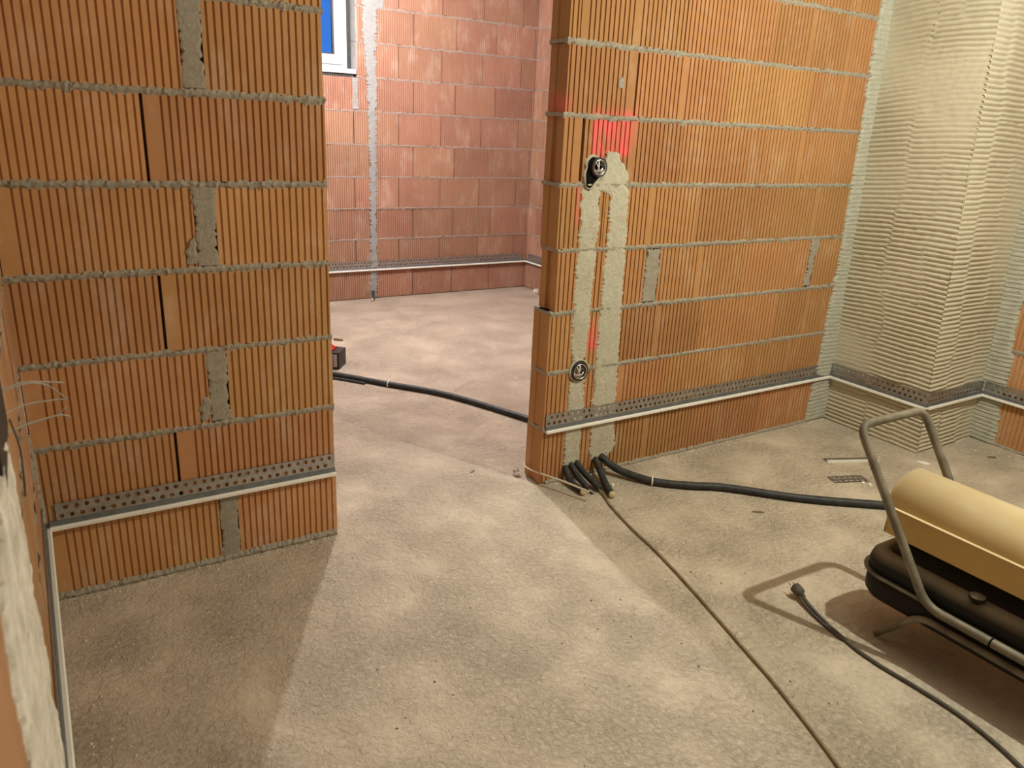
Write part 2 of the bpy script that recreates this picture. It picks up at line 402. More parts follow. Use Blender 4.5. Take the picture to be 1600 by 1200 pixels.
for k in range(1, 11): wr.bed(-.004 if k != 4 else .01, 1.80, k * CH, half=.0085)
wr.bed(.02, 1.80, .004, half=.010, out=.008)
wr.patch('mortar_joint', [(.757, .455, .55), (.80, .465, .548), (.99, .468, .550)], 'mortar', out=.002, seed=5)
wr.patch('mortar_joint', [(.757, 1.515, 1.575), (.90, 1.53, 1.572), (.97, 1.52, 1.600), (1.01, 1.515, 1.59)], 'mortar', out=.003, seed=6)
wr.patch('mortar_dab', [(1.600, .245, .258), (1.612, .236, .272), (1.632, .236, .272), (1.648, .245, .262)], 'mortar', out=.002, nx=6, step=.005, jit=.001, seed=9)
# cable chases filled with plaster
c1 = wr.patch('plaster_chase', [(.045, .115, .190), (.11, .108, .203), (.31, .106, .203), (.455, .108, .20)], 'plaster', seed=21)
c2 = wr.patch('plaster_chase', [(.535, .120, .190), (.62, .102, .196), (.875, .098, .203), (1.08, .102, .207), (1.20, .098, .202), (1.26, .092, .21)], 'plaster', seed=22)
c3 = wr.patch('plaster_chase', [(.055, .262, .345), (.10, .248, .40), (.28, .243, .383), (.50, .238, .378), (.60, .235, .372), (.87, .240, .362), (1.075, .247, .352), (1.205, .243, .347), (1.222, .225, .346), (1.232, .115, .345), (1.25, .10, .343), (1.262, .185, .342), (1.29, .192, .34), (1.32, .200, .315), (1.345, .202, .286), (1.378, .214, .272)], 'plaster', seed=23, nx=16)
for c in (c1, c2, c3): c['label'] = 'pale plaster filling a vertical cable chase'
# plaster strip at the pillar end
s1 = wr.patch('plaster_strip', [(0, 1.72, 1.93), (.25, 1.735, 1.93), (.5, 1.745, 1.92), (.9, 1.762, 1.91), (1.47, 1.742, 1.90), (1.9, 1.727, 1.88), (2.75, 1.72, 1.86)], 'render_edge', out=.010, seed=31, nx=14, jit=.004, comb=.002)

# lintel over the doorway (above the picture)
struct(B().box((-.935, .002, 2.12), (.03, T - .002, 2.75)).build('wall_partition_lintel', 'concrete'), 'concrete lintel over the doorway')

# ------------------------------------------------------------------ pillar with combed plaster
def combed(seed, umap, amp, cols):
    ph = snoise(seed, 8, 1.5, 7); tilt = snoise(seed + 1, 6, 2, 5); am = snoise(seed + 2, 8, 4, 14); ed = snoise(seed + 3, 7, 6, 30); rg = snoise(seed + 4, 12, 60, 220)
    def fn(u, z):
        c = np.zeros_like(u); bnd = [b + .018 * ed(u * 0, z * 1.0 + b * 9) for b in cols]
        for b in bnd: c += (u > b)
        off = c * 2.1 + np.floor((z + .05 * ed(u * .2, z * .1) + c * .13) / .42) * 1.3
        p = z / .0225 * 2 * np.pi + 2.3 * ph(u, z * .8) + .45 * rg(u * .12, z * .25) + off + (tilt(u * .3, z * .5) * 3.2 + (c - .8) * 2.5) * u * 3
        q = (p / (2 * np.pi)) % 1.0; rid = np.where(q < .72, np.sin(q / .72 * np.pi / 2) ** .8, np.cos((q - .72) / .28 * np.pi / 2))
        a = amp * np.clip(.75 + .55 * am(u, z), .14, 1.25)
        return a * rid + .0007 * rg(u, z)
    return fn
def pillar():
    nz = 760; b = B(); zs = np.linspace(0, 2.75, nz)
    px = lambda z: 1.892 - .036 * z
    py = lambda z: -.541 + .022 * z
    na = 46; fa = combed(3, None, .0140, [.23, .40]); Z, U = np.meshgrid(zs, np.linspace(-.02, .5495, na), indexing='ij')
    D = fa(U, Z)
    Yv = np.where(U < 0, -U, -U * (np.array([-py(z) for z in zs])[:, None] / .541))
    X = px(Z) - D + .002
    b.grid([[(X[i, j], Yv[i, j], Z[i, j]) for j in range(na)] for i in range(nz)])
    nb = 50; fb = combed(17, None, .0130, [.14, .33]); Z, U = np.meshgrid(zs, np.linspace(-.006, .64, nb), indexing='ij')
    D = fb(U, Z)
    b.grid([[(px(Z[i, j]) + U[i, j], py(Z[i, j]) - D[i, j] + .002, Z[i, j]) for j in range(nb)] for i in range(nz)])
    c = B(); c.add([(px(0) + .012, .05, 0), (2.5, .05, 0), (2.5, py(0) + .012, 0), (px(0) + .012, py(0) + .012, 0),
                    (px(2.75) + .012, .05, 2.75), (2.5, .05, 2.75), (2.5, py(2.75) + .012, 2.75), (px(2.75) + .012, py(2.75) + .012, 2.75)],
                   [(0, 3, 2, 1), (4, 5, 6, 7), (0, 1, 5, 4), (1, 2, 6, 5), (2, 3, 7, 6), (3, 0, 4, 7)])
    o = struct(c.build('wall_pillar', 'concrete'), 'corner pillar coated with combed beige plaster')
    k = b.build('combed_plaster', 'render', o, smooth=True); k['label'] = 'beige plaster combed into wavy horizontal ridges'
pillar()

# ------------------------------------------------------------------ right wall beyond the pillar (faces -X)
XR = 2.385
wg = Wall('wall_right', 'orange block wall right of the plastered pillar', (XR, -.54, 0), -math.pi / 2, .24, 'brick', 'mortar')
wg.corebox(0, 3.6, 0, 2.75); wg.finish_core()
for k in range(11):
    x = .02 if k % 2 else .145
    if x > .05: wg.blk(.02, x - .003, k, back=False)
    while x < 3.4:
        wg.blk(x, x + .372, k, back=False, period=.0222); x += .375
for k in range(1, 11): wg.bed(.02, 3.4, k * CH, half=.008, step=.02)
wg.bed(.02, 3.4, .004, half=.01, out=.006, step=.02)
wg.patch('plaster_strip', [(0, -.06, .135), (.2, -.06, .125), (.36, -.06, .112), (.45, -.06, .12), (.52, -.06, .10), (.62, -.06, .092), (1.2, -.06, .10), (2.75, -.06, .09)], 'render_edge', out=.012, seed=33, comb=.003, jit=.004)

# ------------------------------------------------------------------ side wall close to the camera (faces +X)
XS = -1.80
wsd = Wall('wall_side_left', 'smooth tan block wall running towards the viewer on the left', (XS, -3.6, 0), math.pi / 2, .24, 'brick_plain', 'mortar')
wsd.corebox(0, 3.6, 0, 2.75); wsd.finish_core()
for k in range(11):
    x = 3.598
    first = .30 if k % 2 else .497
    while x > .05:
        a = max(0, x - first); wsd.blk(a, x, k, fl=.3, fr=.3, period=1., back=False, h=.246, z=k * CH + .002); x = a - .003; first = .497
for k in range(1, 11): wsd.bed(.0, 3.59, k * CH, half=.003, out=.0002, step=.03)
wsd.patch('plaster_chase', [(0, 2.10, 2.60), (.3, 2.06, 2.58), (.6, 2.02, 2.57), (.75, 2.00, 2.59), (.86, 1.99, 2.60), (.95, 2.02, 2.56), (.99, 2.10, 2.40)], 'dusty_white', out=.006, seed=51, nx=26, jit=.006, bumpa=.004)
wsd.patch('mortar_joint', [(0, 3.575, 3.62), (.25, 3.58, 3.62), (.5, 3.582, 3.62), (.56, 3.59, 3.62)], 'mortar', out=.006, seed=53, nx=6, jit=.004, bumpa=.004)

# walls behind the viewer and out of sight
struct(B().box((-2.2, -4.4, 0), (2.9, -4.2, 2.75)).build('wall_back', 'skim'), 'unseen wall behind the viewer, pale finish added for bounce light')
struct(B().box((-2.2, -4.2, 0), (-2.05, -3.6, 2.75)).build('wall_side_rear', 'skim'), 'end of the side wall behind the viewer')
struct(B().box((-2.05, .0, 0), (-1.805, 3.9, 2.75)).build('wall_far_left', 'skim'), 'left wall of the far room')

# ------------------------------------------------------------------ far wall with window
YF = 3.616; XC = 2.225
WX0, WX1, WZ0, WZ1 = -.55, .582, 1.765, 2.42
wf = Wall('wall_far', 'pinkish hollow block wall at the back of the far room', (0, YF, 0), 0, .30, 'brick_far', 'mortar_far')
wf.corebox(-1.8, WX0, 0, 2.75); wf.corebox(WX1 + .004, XC + .3, 0, 2.75); wf.corebox(WX0, WX1 + .004, 0, WZ0 - .03); wf.corebox(WX0, WX1 + .004, WZ1, 2.75); wf.finish_core()
for k in range(11):
    xs = [2.078 - .382 * i for i in range(11)] if k % 2 else [2.205 - .381 * i for i in range(11)]
    edges = [XC + .02] + xs
    for i in range(len(edges) - 1):
        b_, a_ = edges[i] - .0045, edges[i + 1] + .0045
        if k >= 7:
            if b_ < WX1 + .01: continue
            a_ = max(a_, WX1 + .004)
        if a_ < -1.7: continue
        if b_ - a_ < .012: continue
        wf.blk(a_, b_, k, dy=random.uniform(-.002, .002), back=False, period=.0185, groove=.0075, depth=.006, fl=.008, fr=.008)
for k in range(1, 11): wf.bed(-1.7 if k < 7 else WX1, XC, k * CH, half=.0065, out=.001, step=.014)
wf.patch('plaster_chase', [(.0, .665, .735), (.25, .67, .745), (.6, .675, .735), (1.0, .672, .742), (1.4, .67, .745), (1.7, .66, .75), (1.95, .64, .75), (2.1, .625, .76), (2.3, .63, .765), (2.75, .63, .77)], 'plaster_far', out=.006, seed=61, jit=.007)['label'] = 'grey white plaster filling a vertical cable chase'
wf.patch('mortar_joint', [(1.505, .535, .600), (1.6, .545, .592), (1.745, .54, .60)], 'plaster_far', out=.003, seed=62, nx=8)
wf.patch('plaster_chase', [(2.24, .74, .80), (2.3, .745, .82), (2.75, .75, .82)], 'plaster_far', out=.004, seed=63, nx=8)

wn = struct(empty('window_1'), 'white plastic window in the far wall with dusk blue sky')
FY = YF + .115
fr = B()
fx0, fx1, fz0, fz1 = WX0, .548, WZ0 + .035, WZ1
def ring(b, x0, x1, z0, z1, w, y0, y1):
    b.box((x0, y0, z0), (x1, y1, z0 + w)); b.box((x0, y0, z1 - w), (x1, y1, z1)); b.box((x0, y0, z0 + w), (x0 + w, y1, z1 - w)); b.box((x1 - w, y0, z0 + w), (x1, y1, z1 - w))
ring(fr, fx0, fx1, fz0, fz1, .045, FY, FY + .07); fr.build('window_frame', 'pvc', wn)
sa = B(); ring(sa, fx0 + .035, fx1 - .035, fz0 + .035, fz1 - .035, .066, FY - .018, FY + .05); ring(sa, fx0 + .05, fx1 - .05, fz0 + .05, fz1 - .05, .04, FY - .024, FY - .01); sa.build('window_sash', 'pvc', wn)
ga = B(); ring(ga, fx0 + .099, fx1 - .099, fz0 + .099, fz1 - .099, .012, FY + .004, FY + .03); ga.build('window_gasket', 'black', wn)
def glass_mat():
    n = N('window_glass'); t = n.t
    tr = t.nodes.new('ShaderNodeBsdfTransparent'); gl = t.nodes.new('ShaderNodeBsdfGlossy'); gl.inputs['Roughness'].default_value = .02
    fz = t.nodes.new('ShaderNodeFresnel'); mx = t.nodes.new('ShaderNodeMixShader')
    t.links.new(fz.outputs[0], mx.inputs[0]); t.links.new(tr.outputs[0], mx.inputs[1]); t.links.new(gl.outputs[0], mx.inputs[2])
    t.links.new(mx.outputs[0], t.nodes['Material Output'].inputs[0]); return n.m
M['glass'] = glass_mat()
B().box((fx0 + .1, FY + .012, fz0 + .1), (fx1 - .1, FY + .018, fz1 - .1)).build('window_pane', 'glass', wn)
B().box((.548, FY + .004, fz0), (WX1 + .004, FY + .05, WZ1)).build('black_frame_strip', 'black', wn)  # plain black strip between frame and reveal
B().box((WX0, YF - .004, WZ0 + .004), (WX1 - .004, FY + .02, WZ0 + .036)).build('window_sill', 'pvc', wn)
B().box((WX0, YF + .012, WZ0 - .03), (WX1 - .02, FY + .02, WZ0 + .004)).build('sill_shadow_strip', 'black', wn)  # black strip painted in as the shadow under the sill
B().box((WX1, YF + .004, WZ0 + .036), (WX1 + .014, FY + .06, WZ1)).build('window_reveal', 'grey', wn)

# right wall of the far room (faces -X)
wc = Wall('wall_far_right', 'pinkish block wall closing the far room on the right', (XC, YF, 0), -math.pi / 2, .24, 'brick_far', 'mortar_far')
wc.corebox(-.28, 3.5, 0, 2.75); wc.finish_core()
for k in range(11):
    x = .0 if k % 2 else -.24
    wc_first = True
    while x < 3.4:
        a = max(.002, x); wc.blk(a + .002, x + .372, k, back=False, period=(1. if wc_first else .0185), fl=(.17 if wc_first else .01), fr=(.17 if wc_first else .01), groove=.0075, depth=.006); x += .375; wc_first = False
for k in range(1, 11): wc.bed(.0, 3.4, k * CH, half=.0065, out=.001, step=.02)

# ------------------------------------------------------------------ perforated plaster stop rails
def flange(L, p=.028, r=.0072, h=.054, z0=.0, th=.0009):
    """two staggered rows of round holes; local x along, y outward negative, z up"""
    b = B(); n = int(L / p); hh = h / 2; rows = [(z0, 0.0), (z0 + hh, .5)]
    def cell(xa, xb, za, zb, cx, cz):
        seg = 12; ring_o = []; ring_i = []
        for k in range(seg):
            a = 2 * math.pi * k / seg + math.pi / 4
            dx, dz = math.cos(a), math.sin(a); s = 1 / max(abs(dx), abs(dz)); ox, oz = dx * s, dz * s
            ring_o.append(((xa + xb) / 2 + ox * (xb - xa) / 2, (za + zb) / 2 + oz * (zb - za) / 2)); ring_i.append((cx + dx * r, cz + dz * r))
        v = [(x, 0, z) for x, z in ring_o] + [(x, 0, z) for x, z in ring_i] + [(x, th, z) for x, z in ring_o] + [(x, th, z) for x, z in ring_i]
        f = []
        for k in range(seg):
            q = (k + 1) % seg
            f += [(k, q, seg + q, seg + k), (2 * seg + q, 2 * seg + k, 3 * seg + k, 3 * seg + q), (seg + k, seg + q, 3 * seg + q, 3 * seg + k)]
        b.add(v, f)
    for zz, off in rows:
        x = 0.0
        if off: b.box((0, 0, zz), (p * .5, th, zz + hh)); x = p * .5
        while x + p <= L + 1e-6:
            cell(x, x + p, zz, zz + hh, x + p / 2, zz + hh / 2); x += p
        if L - x > .001: b.box((x, 0, zz), (L, th, zz + hh))
    return b
def rail(org, rz, L, label, z=.238, off=.006, ins0=.0, ins1=.0, curl=True):
    """org = left end seen from the front"""
    t = thing('plaster_rail', label, 'profile rail', 'perforated rails fixed low around the walls')
    c, s = math.cos(rz), math.sin(rz)
    def X(v): return [(org[0] + c * x - s * y, org[1] + s * x + c * y, q) for x, y, q in v]
    fb = flange(L - ins0 - ins1); 
    fb.v = [(x + ins0, -off + y, q + z + .026) for x, y, q in fb.v]
    f_ = B().add(X(fb.v), fb.f)
    tp = B().box((ins0, -off - .0025, z + .0795), (L - ins1, -off + .001, z + .0815)); f_.add(X(tp.v), tp.f)
    f_.build('perforated_flange', 'galv', t)
    wb = B().extr_x([(-off + .001, z + .027), (-off - .0015, z + .027), (-off - .006, z + .014), (-off - .006, z + .011), (-off + .001, z + .011)], 0, L)
    B().add(X(wb.v), wb.f).build('web', 'web', t)
    lb = B().extr_x([(.004, z + .011), (-off - .014, z + .013), (-off - .017, z + .010), (-off - .017, z + .001), (-off - .014, z), (.004, z + .004)], 0, L)
    B().add(X(lb.v), lb.f).build('lip', 'lip', t)
    return t
PI = math.pi
rail((-1.785, 0), 0, .880, 'perforated metal rail with white lip on the block wall left of the doorway', z=.243, ins0=.02)
rail((XS, -2.3), PI / 2, 2.29, 'rail with white lip on the side wall at the left edge', z=.240, off=.002)
rail((.004, 0), 0, 1.865, 'long perforated rail across the plaster chases right of the doorway', z=.240)
rail((1.868, -.004), -PI / 2, .552, 'rail on the left face of the combed plaster pillar', z=.240)
rail((1.872, -.545), 0, .495, 'rail on the right face of the combed plaster pillar', z=.240)
rail((XR - .014, -.56), -PI / 2, 2.6, 'rail on the block wall at the right edge', z=.240)
rail((-1.7, YF), 0, 3.905, 'long rail on the pinkish back wall of the far room', z=.240, ins1=.03)
rail((XC, YF - .014), -PI / 2, 3.2, 'rail turning the corner onto the right wall of the far room', z=.240, ins0=.03)

# ------------------------------------------------------------------ flush boxes in the right partition
def flush_box(cx, cz, label, r=.033, tilt=0.0, wires=True, hole=False):
    t = thing('flush_box', label, 'junction box', 'round boxes set in the partition')
    y = -.012
    b = B().lathe([(r, .05), (r, 0), (r * .98, -.004), (r * .86, -.004), (r * .86, .045), (0, .045)], (cx, y, cz), (0, 1, 0), 28); cup = b.build('cup', 'black', t, True)
    b = B()
    for k in range(28 + 1): pass
    B().lathe([(r * .80, -.001), (r * .80, -.006), (r * .70, -.006), (r * .70, -.001)], (cx, y, cz), (0, 1, 0), 28).build('rim_ring', 'chrome', t, True)
    for k in range(5):
        a = k * 1.9 + cx * 9; p = [(cx + r * .5 * math.cos(a), y + .03, cz + r * .5 * math.sin(a)), (cx + r * .6 * math.cos(a + .9), y - .004, cz + r * .6 * math.sin(a + .9)),
             (cx + r * .25 * math.cos(a + 2.2), y - .009, cz + r * .25 * math.sin(a + 2.2)), (cx + r * .55 * math.cos(a + 3.3), y + .002, cz + r * .55 * math.sin(a + 3.3))]
        sweep(spline(p, .004), .0028, 6).build('wire', ['face_grey', 'chrome', 'black', 'lip', 'face_grey'][k], t, True)
    return t
flush_box(.172, 1.316, 'upper round black box with curled wires, set in a broken hole', .037)
flush_box(.156, .494, 'lower round black box with curled wires between two plaster strips', .042)
# broken cavity round the upper box: shade painted as a near-black sheet, pale plaster rim (parts of the wall)
hb = B(); rim = B(); n = 28
hx, hz = .149, 1.302
ri = []; ro = []
for k in range(n):
    a = 2 * PI * k / n; jx = 1 + .10 * math.sin(3 * a + 1) + random.uniform(-.05, .05)
    ex, ez = .036 * jx, (.060 if math.sin(a) < 0 else .052) * jx
    ri.append((hx + ex * math.cos(a) + .010 * math.sin(a), hz + ez * math.sin(a))); g = random.uniform(.006, .013)
    ro.append((hx + (ex + g) * math.cos(a) + .010 * math.sin(a), hz + (ez + g) * math.sin(a)))
rim.add([(x, .004, z) for x, z in ro] + [((x * .5 + X * .5), -.014, (z * .5 + Z * .5)) for (x, z), (X, Z) in zip(ro, ri)] + [(x, -.006, z) for x, z in ri],
        [(i, (i + 1) % n, n + (i + 1) % n, n + i) for i in range(n)] + [(n + i, n + (i + 1) % n, 2 * n + (i + 1) % n, 2 * n + i) for i in range(n)])
rim.build('hole_rim', 'plaster', wr.o, True)
hb.add([(x, -.006, z) for x, z in ri] + [(x * .8 + hx * .2, -.0045, z * .8 + hz * .2) for x, z in ri] + [(hx, -.0035, hz)],
       [(i, (i + 1) % n, n + (i + 1) % n, n + i) for i in range(n)] + [(n + i, n + (i + 1) % n, 2 * n) for i in range(n)])
hb.build('hole', 'void', wr.o)
lr = []
B().lathe([(.050, .002), (.050, -.006), (.043, -.007), (.042, .0)], (.156, -.002, .496), (0, 1, 0), 24).build('hole_rim', 'plaster', wr.o, True)

# flush box with wires on the side wall, close to the camera
t = thing('switch_box', 'dark switch box with bare wires sticking out, at the left edge', 'junction box')
by, bz = -1.10, 1.035
B().box((XS - .03, by - .20, bz - .085), (XS + .007, by + .10, bz + .055)).build('box_body', 'black', t)
for k, pts in enumerate([[(XS, -.99, 1.00), (-1.765, -.93, .995), (-1.704, -.90, .977)], [(XS, -.99, 1.0), (-1.76, -.93, .992), (-1.73, -.91, .978), (-1.703, -.90, .945)],
        [(XS, -.985, .96), (-1.76, -.93, .955), (-1.703, -.90, .946)], [(XS, -.98, .925), (-1.76, -.93, .920), (-1.715, -.905, .918), (-1.701, -.90, .908)], [(XS, -.98, .925), (-1.77, -.935, .918), (-1.725, -.905, .918), (-1.706, -.90, .930)]]):
    sweep(spline(pts, .006), .0015, 6).build('wire', 'steelwire', t, True)
sweep(spline([(-1.79, -1.0, .955), (-1.783, -.99, .90), (-1.785, -.98, .84), (-1.788, -.97, .80)], .01), .0016, 6).build('wire', 'cord', t, True)

# ------------------------------------------------------------------ conduits at the foot of the chases
def conduit(pts, label, r=.0125, tip=None, group='black corrugated conduits coming out of the partition', ties=()):
    t = thing('conduit', label, 'conduit', group)
    corrugated(pts, r).build('tube', 'conduit', t, True)
    if tip:
        e = Vector(pts[-1]); d = (e - Vector(pts[-2])).normalized()
        B().lathe([(0, -.004), (r * .9, -.003), (r * 1.05, .004), (r * .8, .011), (r * .3, .014), (0, .014)], e, d, 9).build('foam_plug', 'foam', t)
    for (p, d) in ties:
        B().lathe([(r * 1.02, -.003), (r * 1.18, -.003), (r * 1.18, .003), (r * 1.02, .003)], p, d, 14).build('cable_tie', 'lip', t, True)
        sweep([Vector(p) + Vector((0, 0, r)), Vector(p) + Vector((.012, .010, r + .012)), Vector(p) + Vector((.03, .004, r + .018))], .0012, 5).build('tie_tail', 'lip', t)
    return t
conduit([(.124, .02, .060), (.122, -.010, .055), (.112, -.050, .030), (.106, -.10, .018), (.106, -.160, .0165)], 'leftmost short conduit with yellow foam tip below the left plaster strip', .0145, tip=1)
conduit([(.152, .02, .068), (.152, -.010, .064), (.150, -.055, .040), (.146, -.105, .026), (.139, -.148, .020)], 'middle of three short conduits below the left plaster strip', .0140)
conduit([(.182, .02, .068), (.182, -.010, .066), (.187, -.058, .042), (.188, -.115, .027), (.187, -.172, .0165)], 'third short conduit, brown cable leaving its open end', .0145)
conduit([(.285, .02, .066), (.285, -.010, .062), (.273, -.055, .042), (.248, -.115, .026), (.222, -.180, .0165), (.202, -.236, .0165)], 'short conduit with foam tip bending left below the right plaster strip', .0155, tip=1)
conduit([(.318, .02, .070), (.322, -.010, .068), (.338, -.050, .048), (.365, -.105, .030), (.44, -.222, .0185), (.56, -.325, .0178), (.69, -.412, .0178), (.91, -.632, .0178), (1.16, -.822, .0178), (1.36, -.97, .0178)],
        'long conduit running from the right plaster strip to behind the heater', .0175, ties=[((.437, -.219, .0187), (.75, -.65, 0))])
conduit([(-.75, 2.22, .0165), (-.52, 1.97, .0165), (-.298, 1.725, .0165), (-.10, 1.46, .0165), (.135, 1.143, .0165), (.345, .650, .0165), (.46, .30, .0165), (.50, .145, .0165)],
        'long conduit lying across the far room floor through the doorway view', .0162, ties=[((-.085, 1.44, .0165), (.55, -.80, 0))])
conduit([(.69, 3.60, .07), (.688, 3.585, .04), (.675, 3.555, .016), (.65, 3.52, .013)], 'short conduit stub at the foot of the far grey plaster strip', .013, tip=1)
tg = thing('thin_conduit', 'thin dark cable beside the long conduit in the far room', 'cable')
sweep(spline([(-.78, 2.16, .008), (-.53, 1.91, .008), (-.325, 1.695, .008), (-.235, 1.585, .008), (-.195, 1.53, .008)], .02), .007, 8).build('cable_sheath', 'conduit', tg, True)

# thin cables
tc = thing('brown_cable', 'thin brown cable snaking from the conduit end to the bottom edge', 'cable')
sweep(spline([(.183, -.150, .013), (.184, -.19, .010), (.165, -.25, .006), (.146, -.30, .005), (.105, -.47, .005), (.072, -.66, .005), (.020, -.88, .005), (-.028, -1.06, .005), (-.075, -1.23, .005), (-.105, -1.34, .005), (-.165, -1.52, .005), (-.215, -1.65, .005), (-.30, -1.86, .005)], .015), .0050, 8).build('cable_sheath', 'brown_cable', tc, True)
tc = thing('white_cable', 'pale thin cable curving round the foot of the door jamb', 'cable')
sweep(spline([(.07, .165, .030), (.012, .142, .040), (-.014, .105, .046), (-.0145, .05, .050), (.006, -.018, .053), (.045, -.11, .052), (.085, -.205, .046), (.094, -.228, .044)], .01), .0042, 8).build('cable_sheath', 'white_cable', tc, True)
sweep(spline([(.092, -.222, .044), (.097, -.236, .042)], .004), .0055, 8).build('cable_end', 'black', tc, True)
# small shiny bracket at the door jamb
tb = thing('metal_clip', 'small shiny metal clip on the floor at the door jamb', 'clip')
b = B(); x0, y0 = -.040, .125
b.box((x0 - .016, y0 - .010, .0), (x0 + .014, y0 + .010, .0025)); b.box((x0 - .016, y0 - .010, .0), (x0 - .0135, y0 + .010, .022)); b.box((x0 - .016, y0 - .010, .020), (x0 + .006, y0 + .010, .022)); b.build('clip_plate', 'chrome', tb)
B().lathe([(0, 0), (.006, 0), (.006, .012), (0, .012)], (x0 + .004, y0, .022), (0, 0, 1), 6).build('nut', 'chrome', tb)

# ------------------------------------------------------------------ construction heater
ht = thing('diesel_heater', 'dusty yellow diesel space heater with black tank and tube frame', 'heater')
hc, hzc, hr = .520, .396, .109
Yn, Yend = -1.272, -2.12
cyl = B().lathe([(.085, .02), (hr - .006, .004), (hr - .004, 0), (hr, 0), (hr, -.42), (hr + .0015, -.421), (hr + .0015, -.445), (hr, -.446), (hr, -.80), (hr - .004, -.82), (0, -.82)], (hc, Yn, hzc), (0, 1, 0), 56)
cyl.build('combustion_cylinder', 'yellow', ht, True)
B().lathe([(hr - .004, -.001), (hr - .010, -.03), (.095, -.05), (0, -.06)], (hc, Yn, hzc), (0, 1, 0), 40).build('outlet_cone', 'tank', ht, True)
# tray holding the cylinder
tr = B(); xl, xr = .405, .635; zt, zb = .404, .322
for sx, sgn in ((xl, 1), (xr, -1)):
    tr.add([(sx, Yn - .005, zb), (sx, Yend, zb), (sx, Yend, zt), (sx, Yn - .005, zt), (sx + sgn * .003, Yn - .005, zb), (sx + sgn * .003, Yend, zb), (sx + sgn * .003, Yend, zt), (sx + sgn * .003, Yn - .005, zt)],
           [(0, 1, 2, 3), (7, 6, 5, 4), (0, 4, 5, 1), (3, 2, 6, 7), (0, 3, 7, 4), (1, 5, 6, 2)])
tr.box((xl, Yend, zb - .003), (xr, Yn - .005, zb)); tr.box((xl, Yn - .008, zb), (xr, Yn - .005, zb + .03))
tray = tr.build('tray', 'yellow', ht)
lip_ = B(); lip_.box((xl - .006, Yend, zt), (xl + .010, Yn - .002, zt + .003)); lip_.box((xr - .010, Yend, zt), (xr + .006, Yn - .002, zt + .003)); lip_.build('tray_lip', 'yellow', tray)
for xx in (xl + .003, xr - .003): B().lathe([(0, 0), (.005, 0), (.005, .004), (0, .005)], (xx, Yn - .02, zt + .003), (0, 0, 1), 8).build('screw', 'chrome', tray)
# fuel tank: two shells with a seam flange
def rrect(x0, x1, y0, y1, r, n=6):
    out = []
    for cx, cy, a0 in ((x1 - r, y1 - r, 0), (x0 + r, y1 - r, 90), (x0 + r, y0 + r, 180), (x1 - r, y0 + r, 270)):
        for k in range(n + 1):
            a = math.radians(a0 + 90 * k / n); out.append((cx + r * math.cos(a), cy + r * math.sin(a)))
    return out
def loft(b, secs, cap=True):
    n = len(secs[0][0]); v = []; f = []
    for pr, z in secs: v += [(x, y, z) for x, y in pr]
    for i in range(len(secs) - 1): f += [(i * n + j, i * n + (j + 1) % n, (i + 1) * n + (j + 1) % n, (i + 1) * n + j) for j in range(n)]
    if cap: f += [tuple(range(n - 1, -1, -1)), tuple((len(secs) - 1) * n + j for j in range(n))]
    b.add(v, f)
TX0, TX1, TY1, TY0 = .360, .640, -1.235, -2.08
def tsec(ins, z, r): return (rrect(TX0 + ins, TX1 - ins, TY0 + ins, TY1 - ins, max(.01, r - ins)), z)
bt = B(); loft(bt, [tsec(.045, .100, .09), tsec(.018, .108, .09), tsec(.006, .125, .09), tsec(.004, .193, .09)]); tank = bt.build('tank_lower', 'tank', ht, True)
bt = B(); loft(bt, [tsec(.004, .193, .09), tsec(.004, .225, .09), tsec(.010, .245, .09), tsec(.024, .258, .09), tsec(.045, .264, .09), tsec(.055, .262, .09), tsec(.060, .255, .09)]); tank2 = bt.build('tank_upper', 'tank_top', ht, True)
bt = B(); loft(bt, [tsec(.060, .252, .09), tsec(.062, .262, .09), tsec(.075, .268, .09), tsec(.08, .30, .09)]); bt.build('tank_deck', 'tank', ht, True)
bt = B(); loft(bt, [tsec(-.010, .190, .095), tsec(-.011, .192, .095), tsec(-.011, .195, .095), tsec(-.010, .197, .095)]); bt.build('seam_flange', 'tube', tank)
B().lathe([(.012, -.012), (.012, 0), (.021, .001), (.022, .008), (.020, .012), (.012, .0125), (.008, .015), (0, .015)], (.388, -1.585, .266), (0, 0, 1), 20).build('filler_cap', 'tank_top', tank2, True)
# supports between tank and tray
for yy in (-1.40, -1.95): B().box((.44, yy, .29), (.545, yy + .03, zb)).build('support_bracket', 'tank', ht)
# frame tubes, both sides
Xa, Xb = .336, .664
hy, hz_ = -1.172, .645
path = fillet([(Xa + .010, Yend, .190), (Xa + .010, -1.478, .190), (Xa, hy, hz_), (Xb, hy - .005, hz_), (Xb, -1.478, .190), (Xb, Yend, .190)], .05, 8)
sweep(path, .0132, 14).build('handle_tube', 'tube', ht, True)
for X in (Xa + .012, Xb - .002):
    sweep(fillet([(X, Yend, .150), (X, -1.468, .150), (X + .006, -1.352, .010)], .045, 8), .0105, 12).build('foot_tube', 'tube', ht, True)
    B().lathe([(.0105, -.0025), (.0138, -.0025), (.0138, .0025), (.0105, .0025)], (X - .002, -1.665, .190), (0, 1, 0), 14).build('tube_joint', 'void', ht, True)

